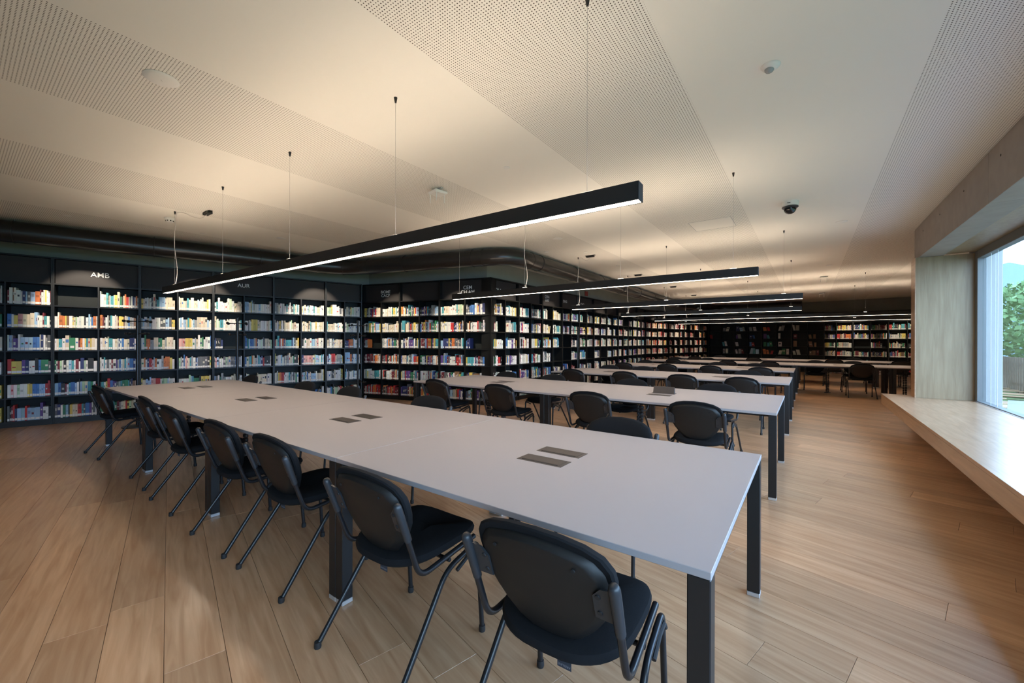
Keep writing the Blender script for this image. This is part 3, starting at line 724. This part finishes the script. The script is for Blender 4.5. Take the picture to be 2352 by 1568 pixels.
for i, (t0, bays) in enumerate(AMBW):
    P = ambp(t0); u = bookcase(P, AMB_A, bays, AMBL[i], sign=AMBS[i], sign_x=.535 if AMBS[i] == 'AMB' else (.50 if AMBS[i] else None), size=.115 if AMBS[i] == 'AMB' else .105)
    fr = Frame(P, AMB_A); x = 0.0
    for j, b in enumerate(bays):
        key = {(1, 1): 'A', (2, 0): 'B', (2, 1): 'C'}.get((i, j))
        for r in range(6):
            x0, x1 = x + .011, x + b - .011
            if key: fill_listed(fr, key, x0, x1, r)
            else:
                full = .97; pal = P_WHITE if (r < 2 and i > 2) else P_LIGHT
                if i == 4 and j == 0 and r == 2: full = .32; pal = 'nnbwk'
                if i in (3, 4) and j == 0 and r == 5: full = .9
                fill_random(fr, x0, x1, ROWZ[r], pal, full)
        x += b

P = BIO_S; BW = [([.535, .525], 'BIOME\nCACP', 'black bookcase under the BIOME CACP sign'), ([.53, .525], None, 'black bookcase between the BIOME and CEM signs'), ([.635, .62], 'CEM\nCH.AM', 'black bookcase under the CEM CH.AM sign at the outer corner')]
for i, (bays, sg, lb) in enumerate(BW):
    bookcase(P, BIO_A, bays, lb, sign=sg, sign_x=.60 if i == 0 else (.66 if sg else None), size=.095 if i == 0 else .11); fr = Frame(P, BIO_A); x = 0.0
    for j, b in enumerate(bays):
        for r in range(6):
            pal = P_WHITE if (r == 0 and (i, j) in ((0, 1), (2, 0))) or (r == 1 and (i, j) == (0, 1)) else (P_DARK if r < 3 else P_RED if r in (3, 5) and i == 0 else P_DARK)
            full = .95
            if i == 0 and j == 0 and r == 2: full = .22
            if i == 2 and j == 1: full = (.88, .86, .16, .88, .62, .9)[r]
            fill_random(fr, x + .011, x + b - .011, ROWZ[r], 'nbb' if full == .16 else pal, full)
        x += b
    P = P + vdir(BIO_A) * sum(bays)

NCH = 20; bw = CH_L / NCH; signs = {0: 'CH.A', 2: 'CH.A\nCH.F', 3: 'CH.G', 4: 'CH.O'}
empties = {(5, 3), (6, 2), (9, 3), (11, 3), (6, 3), (15, 0)}
for i in range(10):
    P = CEM_C + vdir(CH_A) * (bw * 2 * i)
    lb = 'black bookcase under the %s sign on the receding long wall' % {2: 'CH.A CH.F'}.get(i, signs[i]) if i in signs else 'black bookcase, %s from the outer corner along the receding long wall' % ORD[i]
    bookcase(P, CH_A, [bw, bw], lb, sign=signs.get(i), sign_x=.36 if i != 3 else .30, size=.10); fr = Frame(P, CH_A)
    for j in range(2):
        for r in range(6):
            k = i * 2 + j
            full = .93 if rnd.random() < .7 else rnd.choice((.55, .75, .8))
            if (k, r) in empties: continue
            fill_random(fr, bw * j + .011, bw * (j + 1) - .011, ROWZ[r], P_WHITE if (r < 2 and k in (1, 5, 4)) else P_CH, full, lean_p=.25)

ne = 6; ew = E_L / 12
for i in range(ne):
    P = E_S + vdir(E_A) * (ew * 2 * i)
    bookcase(P, E_A, [ew, ew], 'black bookcase, %s in the angled run before the dark display shelves' % ORD[i]); fr = Frame(P, E_A)
    for j in range(2):
        for r in range(6):
            if (i, j, r) in ((4, 1, 1), (5, 0, 0)): continue
            fill_random(fr, ew * j + .011, ew * (j + 1) - .011, ROWZ[r], P_WARM, .93 if rnd.random() < .75 else .6, lean_p=.2)

fw = F_L / 8; FCOL = {(1, 0): 'gw', (2, 0): 'nlg', (3, 0): 'gw', (4, 0): 'or', (5, 0): 'wg', (6, 0): 'wg', (0, 1): 'r', (2, 1): 'pg', (3, 1): 'nb', (4, 1): 'pt', (5, 1): 'w', (1, 2): 'tw', (2, 2): 'w', (3, 2): 'br', (4, 2): 'GtG', (5, 2): 'w',
      (1, 3): 'gw', (2, 3): 'wgm', (3, 3): 'ltl', (4, 3): 'oor', (5, 3): 'wGw', (6, 3): 'ww', (7, 1): 'BB', (7, 2): 'BB', (7, 3): 'BBm', (6, 1): 'm', (6, 2): 'B'}
for i in range(4):
    P = F_S + vdir(F_A) * (fw * 2 * i)
    bookcase(P, F_A, [fw, fw], 'dark display bookcase, %s along the back wall' % ORD[i], zoff=-.06); fr = Frame(P, F_A)
    for j in range(2):
        for r in range(4):
            cs = FCOL.get((i * 2 + j, r))
            if not cs: continue
            x = fw * j + .06
            for ch in cs:
                wd = rnd.uniform(.07, .14); book_geo(stuff_books, x, wd, rnd.uniform(.16, .28), .06, .12, ROWZ[r] - .06 + rnd.choice((0, .0)), ch, rnd.choice((0, 0, .25, -.2)), fr, False); x += wd + rnd.uniform(.01, .05)

P = G_S; GW = [[.43, .545], [.545, .545], [.545, .545], [.50, .50]]
for i, bays in enumerate(GW):
    bookcase(P, G_A, bays, 'black bookcase, %s from the display shelves in the back run behind the bench' % ORD[i], zoff=-.08); fr = Frame(P, G_A); x = 0
    for j, b in enumerate(bays):
        for r in range(6):
            if (i, j, r) == (1, 0, 2): continue
            fill_random(fr, x + .011, x + b - .011, ROWZ[r] - .08, P_G, .93 if rnd.random() < .8 else .65, lean_p=.3)
        x += b
    P = P + vdir(G_A) * sum(bays)
sb = stuff_books.build('books', M_BOOK); tag(sb, 'rows of books with white spine labels filling the remaining black shelves', 'books', kind='stuff')
# ------------------------------------------------------------------ pendant lamps
LZ, LH, LW = 2.030, 0.088, 0.066
def lamp(a, b, wires, power, driver, label):
    """a, b: (x, y) of the two ends; wires / power: fractions from a to b"""
    a = Vector((a[0], a[1], 0)); b = Vector((b[0], b[1], 0)); d = b - a; L = d.length; ang = math.atan2(d.y, d.x)
    p = empty('pendant_lamp', (a.x, a.y, LZ), ang, label, 'lamp', 'linear pendant lamps over the tables')
    h = LW / 2; e = .006
    mb = MB()
    mb.box(e, L - e, -h, -h + .006, 0, LH); mb.box(e, L - e, h - .006, h, 0, LH); mb.box(e, L - e, -h + .006, h - .006, .03, LH - .012)
    mb.build('housing', M_LAMPB, p)
    for x in (0, L - e): MB().rbox(x, x + e, -h, h, 0, LH, .001).build('end_cap', M_LAMPB, p)
    MB().box(e + .002, L - e - .002, -h + .0065, h - .0065, .0012, .012).build('diffuser', M_LED_D, p)
    MB().box(.10, L - .10, -h + .012, h - .012, LH - .0118, LH - .006).build('uplight', M_LED_U, p)
    top = ZC - LZ
    for k, x in enumerate(wires):
        wz = MB().tube([(x, 0, LH + .010), (x, 0, top - .03)], .0012, 6).build('suspension_wire', M_WIRE, p)
        MB().lathe([(0, -.040), (.006, -.040), (.0125, -.003), (.0125, 0), (0, 0)], 14, (x, 0, top - .0005)).build('ceiling_cone', M_LAMPB, wz, True)
        MB().box(x - .03, x + .03, -.012, .012, LH - .002, LH + .010).build('bracket', M_WHITEP, wz)
    if power is not None:
        x = power; pts = []
        dx, dy = driver
        n = 24
        for k in range(n + 1):
            t = k / n; z = LH + .01 + (top - .05 - LH) * t
            pts.append((x + .006 + .028 * math.sin(t * 9.0) * (1 - t) * 1.1, .006 + .012 * math.sin(t * 7), z))
        pts += [(x + .02, .012, top - .022), (x + dx * .25, dy * .25, top - .012), (x + dx * .55, dy * .55, top - .075), (x + dx * .8, dy * .8, top - .10), (x + dx * .97, dy * .97, top - .045)]
        MB().tube(fillet(pts, .05, 3), .0032, 6).build('power_cord', M_CORD, p, True)
        dbx = MB(); cx, cy_ = x + dx, dy
        dbx.rbox(cx - .085, cx + .085, cy_ - .032, cy_ + .032, top - .040, top - .008, .004); dbx.box(cx - .11, cx + .11, cy_ - .022, cy_ + .022, top - .008, top - .0005)
        dbx.build('driver_box', M_LAMPB, p)
    return p

def xs_on(y, us):     # x of vertical wires seen at image columns us, on the lamp's own line
    out = []
    for u in us:
        D = FWD + RX * ((u - 1176) / FPX); t = (y - CAM[1]) / D.y; out.append(CAM[0] + D.x * t)
    return out
yc = [y + TW / 2 for y in TABLE_Y]
a1, b1 = (-7.27, 0.64), (-0.447, 0.765)
w1 = [x - a1[0] for x in (-6.86, -5.27, -3.75, -2.235, -0.725)]
lamp(a1, b1, w1, w1[0], (.36, .26), 'longest black linear pendant lamp, over the front table row')
def std(r, x0, x1, us, pu, label):
    y = yc[r]; ws = [x - x0 for x in xs_on(y, us)]; pw = xs_on(y, [pu])[0] - x0
    lamp((x0, y), (x1, y), ws, pw, (.30 if r > 1 else .36, -.05), label)
std(1, -4.50, -0.213, (1055, 1205, 1425, 1683.5), 1205, 'black linear pendant lamp over the second table row with the raised lid')
std(2, -3.90, 0.126, (1327.5, 1530, 1799.8), 1327.5, 'black linear pendant lamp over the third table row')
std(3, -3.95, 0.078, (1441.3, 1608.5, 1816.5), 1441.3, 'black linear pendant lamp over the fourth table row')
std(4, -3.95, 2.45, (1525, 1717, 1987.5), 1525, 'black linear pendant lamp over the fifth table row')
std(5, -3.95, 3.0, (1575, 1740, 1963), 1575, 'black linear pendant lamp over the sixth table row')

# ------------------------------------------------------------------ air duct along the walls
dl = [(off(AMB_O, AMB_A, -.50), AMB_A), (off(CEM_C, BIO_A, -.76), BIO_A), (off(CEM_C, CH_A, -.92), CH_A), (off(E_S, E_A, -.75), E_A), (off(F_S, F_A, -.75), F_A)]
dp = [off(ambp(-4.2), AMB_A, -.50)] + [meet(*dl[i], *dl[i + 1]) for i in range(4)]
dp.append(dp[-1] + vdir(F_A) * 3.35)
DZ, DR = 2.945, .158
dp = [Vector((p.x, p.y, DZ)) for p in dp]
duct = empty('air_duct', dp[0], 0, 'black round air duct following the walls above the bookcases', 'air duct'); D0 = dp[0].copy()
path = fillet(dp, .55, 10)
MB().tube([p - D0 for p in path], DR, 24).build('duct_body', M_DUCT, duct, True)
# slots row (air outlets) and couplings, straps with ceiling rods
acc = 0.0; nxt = .6; idx = 0
for i in range(len(path) - 1):
    seg = path[i + 1] - path[i]; L = seg.length; t = seg.normalized()
    while nxt < acc + L:
        c = path[i] + t * (nxt - acc) - D0; idx += 1
        u = Vector((t.y, -t.x, 0)); ring = [c + (u * math.cos(k * PI / 12) + Vector((0, 0, 1)) * math.sin(k * PI / 12)) * (DR + .004) for k in range(25)]
        st = MB().tube(ring, .006, 6, cap=False).build('hanger_strap', M_BLACKMETAL, duct)
        MB().tube([c + Vector((0, 0, DR)), c + Vector((0, 0, ZC - DZ - .0005))], .005, 6).build('rod', M_WIRE, st)
        nxt += 1.55
    acc += L
for k in range(len(dp) - 1):
    a_, b_ = dp[k], dp[k + 1]; t = (b_ - a_).normalized()
    for q_ in (a_ + t * .60, b_ - t * .60):
        MB().tube([q_ - t * .035 - D0, q_ + t * .035 - D0], DR + .005, 24).build('coupling', M_DUCT, duct, True)

# ------------------------------------------------------------------ recessed downlights washing the shelves
def downlight(p, aim, label, power=1.0):
    d = empty('recessed_downlight', (p.x, p.y, ZC), 0, label, 'downlight', 'small recessed downlights in front of the shelves')
    MB().lathe([(0.030, -.004), (.045, -.004), (.047, -.0005), (.030, -.0005)], 20).build('trim_ring', M_WHITEP, d, True)
    MB().lathe([(0, -.0012), (.030, -.0012), (.030, -.0004), (0, -.0004)], 16).build('inset', M_GREYP, d)
    l = bpy.data.lights.new('downlight_beam', 'SPOT'); l.energy = SPOT_W * power; l.color = (1.0, .87, .70); l.spot_size = math.radians(42); l.spot_blend = .45; l.shadow_soft_size = .018
    o = bpy.data.objects.new('downlight_beam', l); COL.objects.link(o); o.location = (p.x, p.y, ZC - .03)
    o.rotation_euler = (Vector(aim) - o.location).to_track_quat('-Z', 'Y').to_euler()
for k, (t, nm) in enumerate(((.15, 'AMB sign'), (1.70, 'AUR sign'), (3.75, 'bookcase after AUR'))):
    p = off(ambp(t), AMB_A, -1.28); q_ = ambp(t); downlight(p, (q_.x, q_.y, 1.93), 'small recessed downlight in the ceiling before the %s' % nm)
for x, nm in ((.95, 'BIOME sign'), (2.62, 'CEM sign')):
    q_ = BIO_S + vdir(BIO_A) * x; p = off(q_, BIO_A, -1.62); downlight(p, (q_.x, q_.y, 1.72), 'small recessed downlight in the ceiling before the %s' % nm)
for k in range(6):
    q_ = CEM_C + vdir(CH_A) * (.75 + k * 1.75); p = off(q_, CH_A, -1.80); downlight(p, (q_.x, q_.y, 1.66), 'small recessed downlight, %s from the corner before the receding long wall' % ORD[k])
for k in range(3):
    q_ = E_S + vdir(E_A) * (1.0 + k * 1.8); p = off(q_, E_A, -1.5); downlight(p, (q_.x, q_.y, 1.85), 'small recessed downlight, %s before the angled bookcase run' % ORD[k])
for k in range(2):
    q_ = G_S + vdir(G_A) * (.9 + k * 1.7); p = off(q_, G_A, -1.4); downlight(p, (q_.x, q_.y, 1.70), 'small recessed downlight, %s before the back bookcase run' % ORD[k], .6)

# ------------------------------------------------------------------ ceiling fittings
s = empty('ceiling_speaker', (-3.35, -0.335, ZC), 0, 'large round white ceiling speaker set in a perforated band', 'speaker')
MB().lathe([(0.0, -.012), (.075, -.012), (.088, -.009), (.098, -.003), (.098, -.0005), (0, -.0005)], 40).build('grille', M_WHITEP, s, True)
text('speaker_print', '---', .022, (0, 0, -.0125), (PI, 0, -.6), M_GREYP, s)
s = empty('smoke_detector', (-7.30, 0.70, ZC), 0, 'white smoke detector beside the front lamp power cord', 'smoke detector')
MB().lathe([(0, -.028), (.05, -.028), (.062, -.016), (.062, -.0005), (0, -.0005)], 24).build('base', M_WHITEP, s, True)
MB().lathe([(0, -.062), (.034, -.062), (.046, -.052), (.048, -.028), (0, -.028)], 24).build('cap', M_WHITEP, s, True)
for k in range(8):
    a = k * PI / 4; o = MB().box(-.008, .008, -.002, .002, -.052, -.038).build('vent_slot', M_DARKHOLE, s); o.location = (.0475 * math.cos(a), .0475 * math.sin(a), 0); o.rotation_euler = (0, 0, a + PI / 2)
for x, y, r, nm in ((-2.30, 2.17, .034, 'flat white disc fitting in the ceiling above the front table row'), (-7.20, 2.20, .075, 'thin white disc fitting in the ceiling near the AUR sign'),
                    (-3.32, 5.01, .085, 'thin white disc fitting in the ceiling above the second lamp'), (-4.02, 5.79, .05, 'tiny white disc fitting by the duct elbow'), (.588, 6.56, .07, 'flat white disc near the dome camera'), (.579, 10.8, .07, 'flat white disc beyond the dome camera')):
    o = MB().lathe([(0, -.010), (r * .8, -.010), (r, -.004), (r, -.0005), (0, -.0005)], 24).build('ceiling_disc', M_WHITEP, None, True); o.location = (x, y, ZC); tag(o, nm, 'ceiling fitting')
s = empty('motion_sensor', (0.0, 1.92, ZC), 0, 'round white motion sensor with grey lens on the plain ceiling', 'motion sensor')
MB().lathe([(0, -.030), (.022, -.030), (.045, -.018), (.054, -.006), (.054, -.0005), (0, -.0005)], 32).build('base', M_WHITEP, s, True)
MB().lathe([(0, -.050), (.010, -.048), (.020, -.042), (.026, -.034), (.027, -.024), (0, -.024)], 24, (-.006, -.006, 0)).build('lens', M_LENS, s, True)
s = empty('dome_camera', (0.005, 5.10, ZC), 0, 'white security dome camera with dark glass bubble on the ceiling', 'camera')
MB().lathe([(0, -.060), (.080, -.060), (.090, -.050), (.094, -.0005), (0, -.0005)], 36).build('base', M_WHITEP, s, True)
MB().lathe([(0, -.075), (.074, -.080), (.090, -.070), (.088, -.0605), (0, -.0605)], 36).build('black_ring', M_SLEEVE, s, True)
MB().lathe([(0, -.150), (.020, -.148), (.042, -.138), (.058, -.120), (.067, -.098), (.069, -.078), (0, -.078)], 36).build('dome', M_DOME, s, True)
b = MB().box(-.018, .018, -.0015, .0015, -.034, -.026).build('badge', M_DARKHOLE, s); b.location = (-.012, -.0925, 0)

def access_point(x, y, label):
    s = empty('access_point', (x, y, ZC), -.2, label, 'access point', 'white access points on the ceiling')
    MB().box(-.085, .085, -.012, .012, -.018, -.0005).build('mount_bar', M_GREYP, s); MB().box(-.012, .012, -.06, .06, -.030, -.018).build('mount_plate', M_GREYP, s)
    MB().rbox(-.085, .085, -.085, .085, -.066, -.031, .012).build('body', M_WHITEP, s)
    for dx, dy in ((-.07, -.06), (.065, -.06), (.04, .06)):
        MB().lathe([(0, -.165), (.0055, -.165), (.007, -.10), (.006, -.0665), (0, -.0665)], 10, (dx, dy, 0)).build('antenna', M_WHITEP, s, True)
access_point(-3.30, 2.17, 'white access point with three hanging antennas over the front rows')
access_point(0.53, 12.75, 'white access point with hanging antennas over the fifth row')
access_point(0.58, 17.4, 'white access point with hanging antennas near the back shelves')

def hatch(x0, x1, y0, y1, label):
    o = empty('ceiling_hatch', ((x0 + x1) / 2, (y0 + y1) / 2, ZC), 0, label, 'hatch'); a, b = (x1 - x0) / 2, (y1 - y0) / 2
    for (p, q_, r, t) in ((-a, a, -b, -b + .006), (-a, a, b - .006, b), (-a, -a + .006, -b, b), (a - .006, a, -b, b)): MB().box(p, q_, r, t, -.002, -.0003).build('frame_edge', M_GREYP, o)
    MB().box(-a + .008, a - .008, -b + .008, b - .008, -.0014, -.0003).build('door_panel', M_CEILPLAIN, o)
hatch(-1.27, -0.70, 5.33, 5.90, 'flush access hatch in the ceiling before the dome camera')

# exit sign on the receding wall
o = MB().box(0, .02, -.09, .09, 0, .14).build('exit_sign', M_REDSIGN); q_ = CEM_C + vdir(CH_A) * 4.6; o.location = (q_.x + .02, q_.y, 2.72); tag(o, 'small red sign plate above the receding bookcases', 'sign')

# ------------------------------------------------------------------ coat stands
def coat_stand(x, y, label, rz=0.0):
    c = empty('coat_stand', (x, y, 0), rz, label, 'coat stand', 'black coat stands before the shelves')
    MB().tube([(0, 0, .02), (0, 0, 1.745)], .021, 14).build('pole', M_BLACKMETAL, c, True)
    MB().lathe([(0, 0), (.19, 0), (.19, .012), (.05, .024), (0, .024)], 28).build('base', M_BLACKMETAL, c, True)
    MB().lathe([(0, 0), (.028, 0), (.028, .05), (.0, .06)], 14, (0, 0, 1.70)).build('top_cap', M_BLACKMETAL, c, True)
    for z, r in ((1.655, .19), (1.46, .155)):
        for k in range(4):
            a = k * PI / 2 + .4; v = Vector((math.cos(a), math.sin(a), 0))
            h = MB().tube([v * .02 + Vector((0, 0, z)), v * r + Vector((0, 0, z))], .007, 8).build('hook_arm', M_BLACKMETAL, c, True)
            MB().lathe([(0, -.022), (.016, -.018), (.023, 0), (.016, .018), (0, .022)], 12, tuple(v * r + Vector((0, 0, z)))).build('knob', M_BLACKMETAL, h, True)
    ringp = [(math.cos(k * PI / 12) * .15, math.sin(k * PI / 12) * .15, .55) for k in range(25)]
    rg = MB().tube(ringp, .006, 6, cap=False).build('umbrella_ring', M_BLACKMETAL, c)
    for k in range(3):
        a = k * 2 * PI / 3; MB().tube([(0, 0, .58), (math.cos(a) * .15, math.sin(a) * .15, .55)], .005, 6).build('spoke', M_BLACKMETAL, rg)
def on_ray(u, dep): D = FWD + RX * ((u - 1176) / FPX); return CAM[0] + D.x * dep, CAM[1] + D.y * dep
for u_, dep, nm in ((316, 6.45, 'black coat stand in front of the divider after the AMB sign'), (545, 7.2, 'black coat stand in front of the bookcase under AUR'), (822, 8.0, 'black coat stand at the inner corner before the BIOME sign'), (1327, 11.3, 'black coat stand before the CH.O bookcase on the receding wall')):
    x, y = on_ray(u_, dep); coat_stand(x, y, nm)
